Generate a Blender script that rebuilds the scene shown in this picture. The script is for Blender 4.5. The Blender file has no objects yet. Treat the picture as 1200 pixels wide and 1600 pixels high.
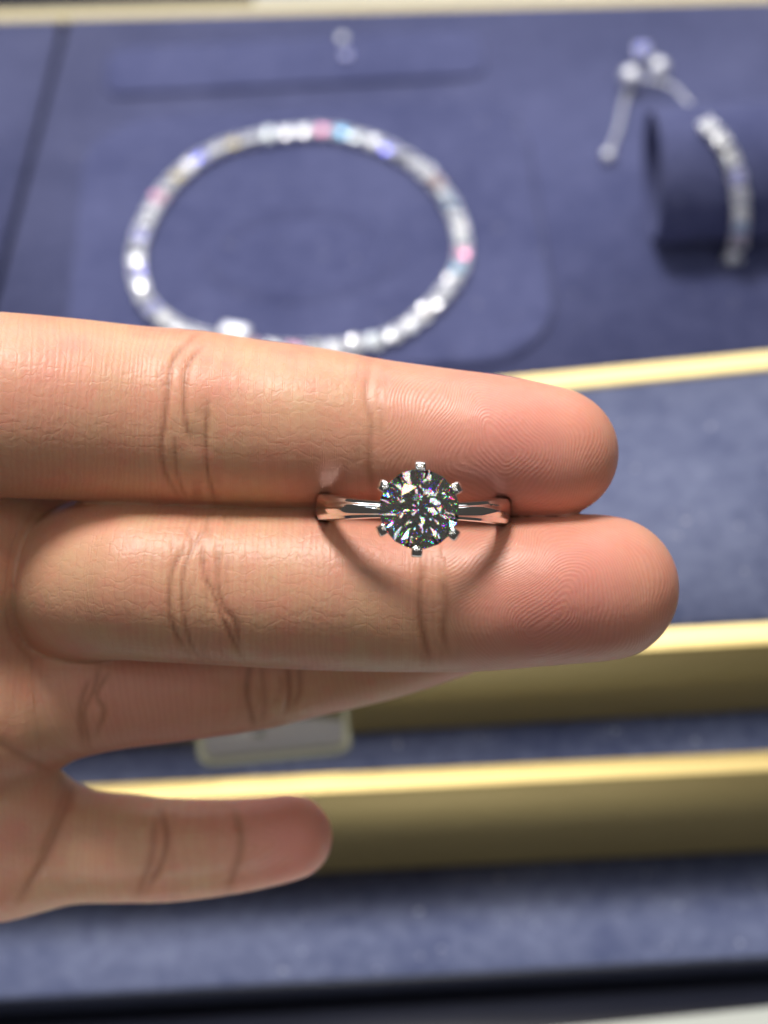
import bpy, bmesh, math, random
import numpy as np
from mathutils import Vector, Matrix

# ------------------------------------------------------------------ camera, world, lights
SC = bpy.context.scene
COL = SC.collection
MM = 0.001
rnd = random.Random(7)
ALPHA = math.radians(48.0)      # downward pitch of the camera
ROLL = math.radians(2.7)
FD = 200.0                      # mm from the camera to the fingers
K = 0.0656                      # mm per photograph pixel at that distance
r0 = Vector((1, 0, 0)); u0 = Vector((0, math.sin(ALPHA), math.cos(ALPHA))); BACK = Vector((0, -math.cos(ALPHA), math.sin(ALPHA)))
RIGHT = (r0 * math.cos(ROLL) - u0 * math.sin(ROLL)).normalized()
UP = (r0 * math.sin(ROLL) + u0 * math.cos(ROLL)).normalized()
HAND_Z = 150.0                  # height of the fingers above the base of the case (mm)
FOCUS = Vector((0, 0, HAND_Z))
CAMP = FOCUS + BACK * FD
ROT = Matrix((RIGHT, UP, BACK)).transposed()
VIEW = Matrix.Translation(FOCUS * MM) @ ROT.to_4x4()

cd = bpy.data.cameras.new('camera'); cam = bpy.data.objects.new('camera', cd); COL.objects.link(cam)
cam.matrix_world = Matrix.Translation(CAMP * MM) @ ROT.to_4x4()
cd.sensor_fit = 'HORIZONTAL'; cd.sensor_width = 36.0; cd.lens = 36.0 * FD / (1200 * K)
cd.clip_start = 0.01; cd.clip_end = 50
cd.dof.use_dof = True; cd.dof.focus_distance = 0.1975; cd.dof.aperture_fstop = cd.lens / 4.4
SC.camera = cam

w = bpy.data.worlds.new('World'); SC.world = w; w.use_nodes = True
bg = w.node_tree.nodes['Background']; bg.inputs[0].default_value = (0.84, 0.77, 0.70, 1); bg.inputs[1].default_value = 0.075
SC.view_settings.view_transform = 'Standard'; SC.view_settings.look = 'None'
SC.view_settings.exposure = 0.0; SC.view_settings.gamma = 1.0
cy = SC.cycles
cy.use_denoising = True
cy.max_bounces = 20; cy.transmission_bounces = 18; cy.glossy_bounces = 8; cy.diffuse_bounces = 3
cy.caustics_refractive = False; cy.caustics_reflective = False; cy.sample_clamp_indirect = 60; cy.blur_glossy = 0.0

def lamp(name, d, dist, size, power, color, shape='DISK', target=(0, 0, 0)):
    """area lamp in direction d (right, up, towards the viewer, seen from the fingers)"""
    L = bpy.data.lights.new(name, 'AREA'); L.shape = shape; L.size = size; L.energy = power; L.color = color
    if shape in ('RECTANGLE', 'ELLIPSE'): L.size, L.size_y = size
    o = bpy.data.objects.new(name, L); COL.objects.link(o)
    dv = (ROT @ Vector(d)).normalized()
    tgt = FOCUS * MM + ROT @ (Vector(target) * MM)
    pos = tgt + dv * dist
    o.matrix_world = Matrix.Translation(pos) @ dv.to_track_quat('Z', 'Y').to_matrix().to_4x4()
    return o
def warea(name, pos, aim, size, power, color):
    """added rectangular lamp (millimetres in the world)"""
    L = bpy.data.lights.new(name, 'AREA'); L.shape = 'RECTANGLE'; L.size, L.size_y = size; L.energy = power; L.color = color
    o = bpy.data.objects.new(name, L); COL.objects.link(o)
    p = Vector(pos) * MM; d = (p - Vector(aim) * MM).normalized()
    o.matrix_world = Matrix.Translation(p) @ d.to_track_quat('Z', 'Y').to_matrix().to_4x4()
    return o
lamp('ceiling_spot', (-0.15, 0.87, 0.47), 0.85, 0.23, 9.4, (1.0, 0.95, 0.90))
lamp('added_far_spot', (0.55, 0.75, 0.55), 1.4, 0.05, 1.6, (1.0, 0.80, 0.50))  # this and the next two: unseen spots added for sparkle
lamp('added_cool_spot', (-0.75, 0.35, 0.75), 1.3, 0.06, 0.7, (0.70, 0.88, 1.0))
lamp('added_right_spot', (0.8, -0.1, 0.8), 1.3, 0.06, 0.4, (0.80, 0.90, 1.0))
# added unseen softbox panels overhead, for fill and contrast in the diamond
for X, Y, pw, c in ((-1050, -1500, 1.0, (1.0, 0.90, 0.78)), (150, -1750, 1.2, (0.97, 0.97, 1.0)), (1150, -1350, 1.0, (0.92, 0.96, 1.0)), (-450, -700, 0.8, (1.0, 0.93, 0.84)), (750, -500, 0.8, (1.0, 0.95, 0.88)), (-1300, 150, 0.8, (0.9, 0.95, 1.0))):
    warea('fill_panel', (X, Y, 1650), (X, Y, 0), (0.50, 0.42), pw, c)
# small unseen spots added overhead to make the stones sparkle
lr = random.Random(5)
for k in range(20):
    X, Y = lr.uniform(-1500, 1500), lr.uniform(-1900, 500)
    o = warea('sparkle_spot', (X, Y, 1700), (0, 0, 150), (0.08, 0.08), 0.18, ((1.0, 0.78, 0.45), (0.6, 0.82, 1.0), (1.0, 0.97, 0.92))[k % 3]); o.data.shape = 'DISK'
# more unseen spots, added on the viewer's side to brighten the diamond
for k in range(13):
    a = k * 2.4 + 0.4; r = 0.22 + 0.055 * k
    lamp('stone_fill_spot', (r * math.cos(a), r * math.sin(a) * 0.9 + 0.12, 1.0), 1.4, 0.09, 0.13, ((1.0, 0.97, 0.92), (1.0, 0.76, 0.36), (1.0, 0.97, 0.94), (0.5, 0.80, 1.0))[k % 4])
# added unseen strip lamps, behind and in front, that brighten the trays
warea('tray_fill_strip', (20, 430, 430), (0, 20, 60), (0.6, 0.12), 1.55, (0.97, 0.97, 1.0))
o = warea('tray_fill_strip', (0, -175, 112), (0, 15, 25), (0.5, 0.03), 0.12, (0.97, 0.97, 1.0)); o.data.spread = math.radians(56)
# ------------------------------------------------------------------ helpers
def rayd(px, py):
    return (RIGHT * ((px - 600) * K / FD) + UP * ((800 - py) * K / FD) - BACK)
def onz(px, py, z):
    d = rayd(px, py); t = (z - CAMP.z) / d.z
    return CAMP + d * t
def ony(px, py, y):
    d = rayd(px, py); t = (y - CAMP.y) / d.y
    return CAMP + d * t
def Q(px, py, z):
    """point of the hand frame (mm): right, up, towards the viewer"""
    s = (FD - z) / FD * K
    return Vector(((px - 600) * s, (800 - py) * s, z))

def tag(o, label=None, cat=None, group=None, kind=None):
    if label: o['label'] = label
    if cat: o['category'] = cat
    if group: o['group'] = group
    if kind: o['kind'] = kind
    return o
def mesh_obj(name, bm, mat, parent=None, smooth=False):
    me = bpy.data.meshes.new(name)
    for v in bm.verts: v.co *= MM
    bmesh.ops.recalc_face_normals(bm, faces=bm.faces)
    bm.to_mesh(me); bm.free()
    if smooth:
        for p in me.polygons: p.use_smooth = True
    if mat: me.materials.append(mat)
    o = bpy.data.objects.new(name, me); COL.objects.link(o)
    if parent: o.parent = parent
    return o
def empty(name, mat=None):
    o = bpy.data.objects.new(name, None); COL.objects.link(o); o.empty_display_size = 0.005
    if mat is not None: o.matrix_world = mat
    return o
def bevel(bm, w, seg=2, angle=0.5):
    es = [e for e in bm.edges if len(e.link_faces) == 2 and e.calc_face_angle() > angle]
    bmesh.ops.bevel(bm, geom=es, offset=w, segments=seg, profile=0.5, affect='EDGES', clamp_overlap=True)
def prism(poly, z0, z1, bm=None):
    bm = bm or bmesh.new()
    a = [bm.verts.new((p[0], p[1], z0)) for p in poly]; b = [bm.verts.new((p[0], p[1], z1)) for p in poly]
    n = len(poly)
    bm.faces.new(a[::-1]); bm.faces.new(b)
    for i in range(n): bm.faces.new((a[i], a[(i + 1) % n], b[(i + 1) % n], b[i]))
    return bm
def sweep(sections, bm=None, closed=False, cap=True):
    bm = bm or bmesh.new()
    rings = [[bm.verts.new(p) for p in s] for s in sections]
    m = len(rings); n = len(rings[0])
    for i in range(m if closed else m - 1):
        a, b = rings[i], rings[(i + 1) % m]
        for j in range(n): bm.faces.new((a[j], a[(j + 1) % n], b[(j + 1) % n], b[j]))
    if cap and not closed:
        bm.faces.new(rings[0][::-1]); bm.faces.new(rings[-1])
    return bm
def tube(path, rad, n=8, bm=None, closed=False):
    secs = []; m = len(path)
    for i, p in enumerate(path):
        if closed: t = path[(i + 1) % m] - path[i - 1]
        else: t = path[min(i + 1, m - 1)] - path[max(i - 1, 0)]
        t.normalize()
        ref = Vector((0, 0, 1)) if abs(t.z) < 0.9 else Vector((1, 0, 0))
        a = t.cross(ref).normalized(); b = a.cross(t)
        r = rad[i] if hasattr(rad, '__len__') else rad
        secs.append([p + a * (r * math.cos(2 * math.pi * k / n)) + b * (r * math.sin(2 * math.pi * k / n)) for k in range(n)])
    return sweep(secs, bm, closed)

# ------------------------------------------------------------------ materials
class NT:
    def __init__(self, name):
        self.m = bpy.data.materials.new(name); self.m.use_nodes = True
        self.t = self.m.node_tree; self.t.nodes.clear()
        self.out = self.t.nodes.new('ShaderNodeOutputMaterial')
    def n(self, typ, **kw):
        x = self.t.nodes.new('ShaderNode' + typ)
        for k, v in kw.items():
            if k.startswith('i_'):
                key = k[2:]; key = int(key) if key.isdigit() else key.replace('_', ' ')
                self.set(x.inputs[key], v)
            else: setattr(x, k, v)
        return x
    def set(self, inp, v):
        if isinstance(v, bpy.types.NodeSocket): self.t.links.new(v, inp)
        elif isinstance(v, bpy.types.Node): self.t.links.new(v.outputs[0], inp)
        else: inp.default_value = v
    def math(self, op, a, b=None, c=None):
        x = self.n('Math', operation=op); self.set(x.inputs[0], a)
        if b is not None: self.set(x.inputs[1], b)
        if c is not None: self.set(x.inputs[2], c)
        return x.outputs[0]
    def mix(self, f, a, b, blend='MIX'):
        x = self.n('Mix', data_type='RGBA', blend_type=blend)
        self.set(x.inputs[0], f); self.set(x.inputs[6], a); self.set(x.inputs[7], b)
        return x.outputs[2]
    def ramp(self, f, stops):
        x = self.n('ValToRGB'); self.set(x.inputs[0], f); cr = x.color_ramp
        while len(cr.elements) < len(stops): cr.elements.new(0.5)
        for e, (p, c) in zip(cr.elements, stops): e.position = p; e.color = c if len(c) == 4 else (*c, 1)
        return x.outputs[0]
    def noise(self, scale, detail=3, rough=0.5, vec=None):
        x = self.n('TexNoise'); x.inputs['Scale'].default_value = scale; x.inputs['Detail'].default_value = detail; x.inputs['Roughness'].default_value = rough
        if vec is None:
            tc = self.n('TexCoord'); vec = tc.outputs['Object']
        self.t.links.new(vec, x.inputs['Vector'])
        return x.outputs['Fac']
    def done(self, shader):
        self.t.links.new(shader.outputs[0] if isinstance(shader, bpy.types.Node) else shader, self.out.inputs[0]); return self.m
def principled(nt, **kw):
    p = nt.n('BsdfPrincipled')
    for k, v in kw.items(): nt.set(p.inputs[k.replace('_', ' ')], v)
    return p

def mat_velvet(name, c0, c1, fleck=0.02):
    t = NT(name)
    big = t.noise(45, 3, 0.55); fine = t.noise(420, 3, 0.6); grain = t.noise(2600, 2, 0.6)
    f = t.math('ADD', t.math('MULTIPLY', big, 0.55), t.math('MULTIPLY', fine, 0.45))
    col = t.ramp(f, [(0.36, c0), (0.64, c1)])
    lint = t.ramp(t.noise(620, 1, 0.4), [(0.735, (0, 0, 0)), (0.77, (1, 1, 1))])
    col = t.mix(t.math('MULTIPLY', lint, fleck * 10), col, (0.45, 0.46, 0.55, 1))
    b = t.n('Bump', i_Strength=0.6, i_Distance=0.0003); t.set(b.inputs['Height'], grain)
    p = principled(t, Base_Color=col, Roughness=0.95, Sheen_Weight=0.2, Sheen_Roughness=0.45, Sheen_Tint=(0.55, 0.58, 0.85, 1), Normal=b.outputs[0])
    p.inputs['Specular IOR Level'].default_value = 0.1
    return t.done(p)
def mat_metal(name, col, rough, var=0.05, brushed=None):
    t = NT(name)
    tc = t.n('TexCoord')
    if brushed:
        mp = t.n('Mapping'); mp.inputs['Scale'].default_value = brushed; t.t.links.new(tc.outputs['Object'], mp.inputs[0]); vec = mp.outputs[0]
    else: vec = tc.outputs['Object']
    nz = t.noise(60 if brushed else 400, 4, 0.6, vec)
    r = t.math('ADD', rough - var * 0.5, t.math('MULTIPLY', nz, var))
    c = t.mix(nz, tuple(x * 0.88 for x in col[:3]) + (1,), col)
    p = principled(t, Base_Color=c, Metallic=1.0, Roughness=r)
    if brushed:
        b = t.n('Bump', i_Strength=0.15, i_Distance=0.0001); t.set(b.inputs['Height'], nz); t.set(p.inputs['Normal'], b.outputs[0])
    return t.done(p)
def mat_plain(name, col, rough, spec=0.5, nscale=80, amt=0.15):
    t = NT(name); nz = t.noise(nscale, 4, 0.6)
    c = t.mix(nz, tuple(x * (1 - amt) for x in col[:3]) + (1,), tuple(min(1, x * (1 + amt)) for x in col[:3]) + (1,))
    p = principled(t, Base_Color=c, Roughness=rough); p.inputs['Specular IOR Level'].default_value = spec
    return t.done(p)

M_VELVET = mat_velvet('navy_velvet', (0.049, 0.057, 0.136, 1), (0.084, 0.094, 0.198, 1))
M_FELT = mat_velvet('blue_felt', (0.076, 0.091, 0.175, 1), (0.158, 0.180, 0.285, 1), 0.07)
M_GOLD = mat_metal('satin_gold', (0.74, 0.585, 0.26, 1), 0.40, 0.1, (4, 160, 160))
M_GOLD_SHADED = mat_metal('shaded_gold_front', (0.27, 0.215, 0.10, 1), 0.6, 0.1, (4, 160, 160))  # darker copy of the gold, shade of the upright fronts in its colour
M_GOLD_DIM = mat_metal('dimmed_gold', (0.62, 0.55, 0.36, 1), 0.5, 0.1, (4, 160, 160))  # far rail's gold, dimmed in colour for the weaker light there
M_BLACK = mat_plain('black_lacquer', (0.012, 0.014, 0.026, 1), 0.4)
M_WHITE = mat_plain('white_stone', (0.75, 0.80, 0.76, 1), 0.35, 0.5, 30, 0.05)
M_PALE = mat_plain('pale_panel', (0.55, 0.58, 0.60, 1), 0.5)
M_PLAT = mat_metal('white_gold', (0.92, 0.90, 0.89, 1), 0.10, 0.05)
M_SILVER = mat_metal('silver_links', (0.80, 0.82, 0.90, 1), 0.58, 0.06)
M_CARD = mat_plain('grey_card', (0.31, 0.29, 0.36, 1), 0.6, 0.3, 200, 0.05)
M_INK = mat_plain('dark_ink', (0.03, 0.025, 0.05, 1), 0.6)

def mat_diamond():
    t = NT('diamond')
    shs = []
    for c, ior in (((1, 0, 0, 1), 2.416), ((0, 1, 0, 1), 2.42), ((0, 0, 1, 1), 2.426)):
        g = t.n('BsdfGlass', i_Color=c, i_Roughness=0.0, i_IOR=ior); g.distribution = 'BECKMANN'; shs.append(g)
    a = t.n('AddShader'); t.set(a.inputs[0], shs[0]); t.set(a.inputs[1], shs[1])
    b = t.n('AddShader'); t.set(b.inputs[0], a); t.set(b.inputs[1], shs[2])
    return t.done(b)
M_DIAMOND = mat_diamond()
def mat_pavilion():
    t = NT('diamond_pavilion'); return t.done(t.n('BsdfGlossy', i_Color=(0.97, 0.97, 0.97, 1), i_Roughness=0.0))
M_PAV = mat_pavilion()
def mat_melee():
    """small stones far out of focus: clear facets, their coloured fire painted as a random tint"""
    t = NT('small_brilliant')
    oi = t.n('ObjectInfo')
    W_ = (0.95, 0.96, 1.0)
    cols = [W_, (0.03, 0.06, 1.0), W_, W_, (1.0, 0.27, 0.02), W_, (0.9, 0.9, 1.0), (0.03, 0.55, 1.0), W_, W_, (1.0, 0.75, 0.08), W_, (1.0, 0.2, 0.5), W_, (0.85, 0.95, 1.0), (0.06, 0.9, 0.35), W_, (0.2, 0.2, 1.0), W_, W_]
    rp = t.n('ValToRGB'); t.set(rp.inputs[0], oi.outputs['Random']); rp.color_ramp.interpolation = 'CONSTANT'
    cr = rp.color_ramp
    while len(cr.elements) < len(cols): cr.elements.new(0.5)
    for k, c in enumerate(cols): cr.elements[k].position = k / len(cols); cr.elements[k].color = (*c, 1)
    tint = rp.outputs[0]  # per-stone tint stands in for coloured glints
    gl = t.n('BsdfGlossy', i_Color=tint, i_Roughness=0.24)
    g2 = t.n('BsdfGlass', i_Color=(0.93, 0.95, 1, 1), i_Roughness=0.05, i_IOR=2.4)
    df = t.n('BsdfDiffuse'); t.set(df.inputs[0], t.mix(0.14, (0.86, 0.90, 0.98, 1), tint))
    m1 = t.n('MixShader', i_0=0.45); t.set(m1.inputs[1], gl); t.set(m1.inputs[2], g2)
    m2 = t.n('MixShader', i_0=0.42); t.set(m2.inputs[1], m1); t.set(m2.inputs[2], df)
    return t.done(m2)
M_MELEE = mat_melee()
def mat_acrylic(name, lit_mix):
    t = NT(name)
    nz = t.noise(300, 2, 0.5)
    tr = t.n('BsdfTransparent', i_Color=(0.93, 0.93, 0.88, 1)); gl = t.n('BsdfGlossy', i_Roughness=0.15, i_Color=(1, 0.97, 0.85, 1))
    df = t.n('BsdfDiffuse', i_Color=(0.85, 0.82, 0.66, 1))  # pale yellow diffuse paints in the light caught by the edges
    fr = t.n('LayerWeight', i_Blend=0.35)
    m = t.n('MixShader'); t.set(m.inputs[0], t.math('ADD', t.math('MULTIPLY', t.math('POWER', fr.outputs['Facing'], 3.0), 0.5), t.math('MULTIPLY', nz, 0.015))); t.set(m.inputs[1], tr); t.set(m.inputs[2], gl)
    m2 = t.n('MixShader', i_0=lit_mix); t.set(m2.inputs[1], m); t.set(m2.inputs[2], df)
    return t.done(m2)
M_ACRYLIC = mat_acrylic('clear_acrylic', 0.02); M_ACRYLIC_E = mat_acrylic('lit_acrylic_edge', 0.5)

def mat_skin():
    t = NT('skin')
    def at(name): return t.n('Attribute', attribute_name=name).outputs['Fac']
    tc = t.n('TexCoord').outputs['Object']
    ph, amp, crease, flush, sl, tl = at('ridge_phase'), at('ridge_amp'), at('crease'), at('flush'), at('along'), at('finger_tip')
    blot = t.noise(130, 3, 0.55, tc); fine = t.noise(1400, 3, 0.6, tc); med = t.noise(420, 3, 0.5, tc)
    base = t.mix(t.ramp(blot, [(0.35, (0, 0, 0)), (0.68, (1, 1, 1))]), (0.59, 0.355, 0.215, 1), (0.62, 0.28, 0.19, 1))
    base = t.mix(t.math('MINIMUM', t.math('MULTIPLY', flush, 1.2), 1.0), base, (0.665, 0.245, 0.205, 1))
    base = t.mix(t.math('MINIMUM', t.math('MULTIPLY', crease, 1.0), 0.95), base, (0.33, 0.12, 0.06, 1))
    spot = t.ramp(t.noise(260, 4, 0.65, tc), [(0.54, (0, 0, 0)), (0.70, (1, 1, 1))])
    base = t.mix(t.math('MULTIPLY', spot, 0.45), base, (0.64, 0.25, 0.18, 1))
    base = t.mix(t.math('MULTIPLY', med, 0.25), base, (0.80, 0.50, 0.33, 1))
    # ridges: printed phase warped a little, broken up along their length
    warp = t.math('ADD', t.math('MULTIPLY', t.math('SUBTRACT', med, 0.5), 4.5), t.math('MULTIPLY', t.math('SUBTRACT', blot, 0.5), 9.0))
    sn = t.math('SINE', t.math('ADD', ph, warp))
    rid = t.math('MULTIPLY', t.math('MULTIPLY', sn, amp), t.math('ADD', 0.65, t.math('MULTIPLY', blot, 0.7)))
    # second family: fine lines along the finger, only off the pads
    wv = t.math('SINE', t.math('ADD', t.math('MULTIPLY', at('around'), 5.2), t.math('MULTIPLY', med, 22.0)))
    cross = t.math('MULTIPLY', t.math('POWER', t.math('ADD', t.math('MULTIPLY', wv, 0.5), 0.5), 6.0), t.math('SUBTRACT', 1.0, tl))
    h = t.math('ADD', t.math('MULTIPLY', rid, 0.13), t.math('MULTIPLY', cross, -0.22))
    h = t.math('ADD', h, t.math('MULTIPLY', fine, 0.9))
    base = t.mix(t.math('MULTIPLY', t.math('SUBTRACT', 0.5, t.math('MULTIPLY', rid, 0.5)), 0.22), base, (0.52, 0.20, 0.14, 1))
    b = t.n('Bump', i_Strength=0.75, i_Distance=0.00008); t.set(b.inputs['Height'], h)
    rough = t.math('ADD', 0.34, t.math('MULTIPLY', fine, 0.18))
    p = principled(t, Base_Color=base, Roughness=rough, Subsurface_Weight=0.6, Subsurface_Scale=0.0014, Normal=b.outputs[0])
    p.inputs['Subsurface Radius'].default_value = (1.0, 0.32, 0.16)
    p.inputs['Specular IOR Level'].default_value = 0.42
    return t.done(p)
M_SKIN = mat_skin()

# ------------------------------------------------------------------ the display case (levels of velvet with gold rails)
ZA = HAND_Z - 72.0
def edge(pa, pb, z, x0=-700, x1=1900):
    """two far ends of a line drawn through two photograph points on a level plane"""
    a, b = onz(*pa, z), onz(*pb, z)
    d = (b - a) / (b.x - a.x)
    xa, xb = onz(x0, pa[1], z).x, onz(x1, pb[1], z).x
    return a + d * (xa - a.x), a + d * (xb - a.x)
def lineY(e, x):
    return e[0].y + (e[1].y - e[0].y) * (x - e[0].x) / (e[1].x - e[0].x)
XL, XR = -130.0, 140.0
def strip(eb, ef, x0=XL, x1=XR, inset_b=0, inset_f=0):
    return [(x0, lineY(ef, x0) + inset_f), (x1, lineY(ef, x1) + inset_f), (x1, lineY(eb, x1) - inset_b), (x0, lineY(eb, x0) - inset_b)]
def slab(name, poly, z0, z1, mat, parent, bev=0.4, seg=2):
    bm = prism(poly, z0, z1); bevel(bm, bev, seg); return mesh_obj(name, bm, mat, parent, True)
def rail(name, e_front, width, z0, z1, parent, chamfer=1.1, mat=None):
    """rail along a front edge with a wide chamfer facing the viewer"""
    secs = []
    for x in (XL, XR):
        y = lineY(e_front, x)
        secs.append([Vector((x, y, z0)), Vector((x, y, z1 - 0.25)), Vector((x, y + chamfer * 0.7, z1)), Vector((x, y + width, z1)), Vector((x, y + width, z0))])
    bm = sweep(secs); bevel(bm, 0.08, 2, 0.6)
    return mesh_obj(name, bm, mat or M_GOLD, parent)

e_far_f = edge((0, 32), (1200, 2), ZA); e_far_b = edge((0, 16), (1200, -12), ZA)
e2_b = edge((820, 589), (1200, 551), ZA); e2_f = edge((880, 608), (1200, 576), ZA)
e3_b = edge((1050, 983), (1200, 975), ZA); e3_f = edge((1040, 1013), (1200, 1004), ZA)
# far end of the case
base = mesh_obj('counter', prism([(-400, lineY(e3_f, 0) - 160), (400, lineY(e3_f, 0) - 160), (400, 420), (-400, 420)], -12, -2), M_BLACK)
tag(base, kind='structure')
t_up = empty('display_tray', Matrix.Translation((0, lineY(e2_f, 0) * MM, ZA * MM)))
tag(t_up, 'large navy velvet display tray that carries the round diamond bracelet, edged with gold rails', 'display tray')
def shift(o, parent):   # keep world placement under a moved root
    o.parent = parent; o.matrix_parent_inverse = parent.matrix_world.inverted(); return o
def P(o, parent): return shift(o, parent)
bpy.context.view_layer.update()
# seam between two trays runs away from the viewer at far left
sA, sB = onz(100, 34, ZA), onz(-5, 440, ZA)
def seamx(y): return sA.x + (sB.x - sA.x) * (y - sA.y) / (sB.y - sA.y)
poly_right = [(seamx(lineY(e2_b, -60)) + 0.9, lineY(e2_b, seamx(lineY(e2_b, -60)))), (XR, lineY(e2_b, XR)), (XR, lineY(e_far_f, XR)), (seamx(lineY(e_far_f, -60)) + 0.9, lineY(e_far_f, seamx(lineY(e_far_f, -60))))]
P(slab('velvet_panel', poly_right, ZA - 6, ZA, M_VELVET, None, 0.8, 3), t_up)
P(rail('gold_rail', e2_f, (lineY(e2_b, 40) - lineY(e2_f, 40)), ZA - 6, ZA + 0.15, None, 0.5), t_up)
P(rail('gold_rail', e_far_f, (lineY(e_far_b, 0) - lineY(e_far_f, 0)), ZA - 6, ZA + 0.2, None, 0.4, M_GOLD_DIM), t_up)
t_lf = empty('display_tray', Matrix.Translation((-120 * MM, lineY(e2_b, -90) * MM, ZA * MM)))
tag(t_lf, 'plain navy velvet tray at the far left, beyond the dark slanting seam', 'display tray')
bpy.context.view_layer.update()
poly_left = [(XL - 30, lineY(e2_b, XL)), (poly_right[0][0] - 2.0, lineY(e2_b, -90)), (poly_right[3][0] - 2.0, lineY(e_far_f, -90)), (XL - 30, lineY(e_far_f, XL))]
P(slab('velvet_panel', poly_left, ZA - 6, ZA - 0.2, M_VELVET, None, 0.8, 3), t_lf)

def rounded(cx, cy, hx, hy, r, rot=0, n=10):
    pts = []
    for sx, sy, a0 in ((1, 1, 0), (-1, 1, 90), (-1, -1, 180), (1, -1, 270)):
        for k in range(n + 1):
            a = math.radians(a0 + 90 * k / n)
            pts.append((sx * (hx - r) + r * math.cos(a), sy * (hy - r) + r * math.sin(a)))
    c, s = math.cos(rot), math.sin(rot)
    return [(cx + x * c - y * s, cy + x * s + y * c) for x, y in pts]
def pillow(name, poly, z0, h, bev, mat, parent, seg=5):
    """raised pad with a soft rolled edge"""
    bm = bmesh.new(); cx = sum(p[0] for p in poly) / len(poly); cyy = sum(p[1] for p in poly) / len(poly)
    prev = None
    for k in range(seg + 1):
        a = k / seg * math.pi / 2
        ins = bev * (1 - math.cos(a)); z = z0 + h * math.sin(a)
        ring = []
        for x, y in poly:
            L = math.hypot(x - cx, y - cyy); f = max(0, (L - ins) / L)
            ring.append(bm.verts.new((cx + (x - cx) * f, cyy + (y - cyy) * f, z)))
        if prev:
            for j in range(len(ring)): bm.faces.new((prev[j], prev[(j + 1) % len(ring)], ring[(j + 1) % len(ring)], ring[j]))
        prev = ring
    bm.faces.new(prev)
    return mesh_obj(name, bm, mat, parent, True)
ROTT = math.atan2(e3_f[1].y - e3_f[0].y, e3_f[1].x - e3_f[0].x)
pl, pr_, pt, pb = onz(112, 400, ZA), onz(858, 420, ZA), onz(480, 175, ZA), onz(500, 590, ZA)
pad_c = ((pl.x + pr_.x) / 2, (pt.y + pb.y) / 2); pad_h = ((pr_.x - pl.x) / 2, (pt.y - pb.y) / 2)
P(pillow('raised_pad', rounded(*pad_c, *pad_h, 15, ROTT), ZA - 0.1, 1.7, 1.6, M_VELVET, None), t_up)
q0, q1, q2 = onz(165, 100, ZA), onz(760, 100, ZA), onz(460, 138, ZA); q3 = onz(460, 66, ZA)
P(pillow('necklace_bar', rounded((q0.x + q1.x) / 2, (q2.y + q3.y) / 2, (q1.x - q0.x) / 2, (q3.y - q2.y) / 2, 4, ROTT), ZA - 0.1, 1.0, 1.2, M_VELVET, None), t_up)
ZP = ZA + 1.6
d0, d1, d2, d3 = onz(335, 390, ZP), onz(612, 390, ZP), onz(470, 322, ZP), onz(470, 460, ZP)
bmd = bmesh.new()   # shallow dish in the middle of the pad: rolled rim
def disc_rim(cx, cy, rx, ry, z):
    secs = []
    for k in range(64):
        a = 2 * math.pi * k / 64; c, s = math.cos(a), math.sin(a)
        secs.append([Vector((cx + (rx + o) * c, cy + (ry + o) * s, z + h)) for o, h in ((-3.2, 0.02), (-1.2, 0.9), (0.5, 0.75), (2.8, 0.02))])
    bm = bmesh.new(); rings = [[bm.verts.new(p) for p in s] for s in secs]
    for i in range(64):
        a, b = rings[i], rings[(i + 1) % 64]
        for j in range(3): bm.faces.new((a[j], a[j + 1], b[j + 1], b[j]))
    return bm
P(mesh_obj('dish_rim', disc_rim((d0.x + d1.x) / 2, (d2.y + d3.y) / 2, (d1.x - d0.x) / 2, (d2.y - d3.y) / 2, ZP), M_VELVET, None, True), t_up)

# near levels
yf3 = lineY(e3_f, 0)
def drop(px, py, e):
    """height of the foot of an upright face under edge e, seen at this photograph point"""
    z = 0
    y = lineY(e, 0)
    for _ in range(4):
        p = ony(px, py, y); y = lineY(e, p.x)
    return p.z
ZC = drop(900, 1143, e3_f)
t_b = empty('display_tray', Matrix.Translation((0, lineY(e3_f, 0) * MM, ZA * MM)))
tag(t_b, 'empty navy velvet step right behind the fingertips, with gold rail and gold front darkened with painted shade', 'display tray'); bpy.context.view_layer.update()
P(slab('velvet_panel', strip(e2_f, e3_b, inset_b=0.3, inset_f=0.05), ZA - 6, ZA - 0.2, M_FELT, None, 0.5), t_b)
w3 = lineY(e3_b, 0) - lineY(e3_f, 0)
P(rail('gold_rail', e3_f, w3, ZA - 0.3, ZA + 0.05, None, 1.0), t_b)
P(slab('shaded_gold_front', strip(e3_b, e3_f, inset_f=0.5), ZC + 2.2, ZA - 0.3, M_GOLD_SHADED, None, 0.15), t_b)
P(slab('shadow_recess', strip(e3_b, e3_f, inset_f=3.5), ZC - 1, ZC + 2.2, M_BLACK, None, 0.1), t_b)  # set-back black strip makes the shadow line under the gold front

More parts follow.
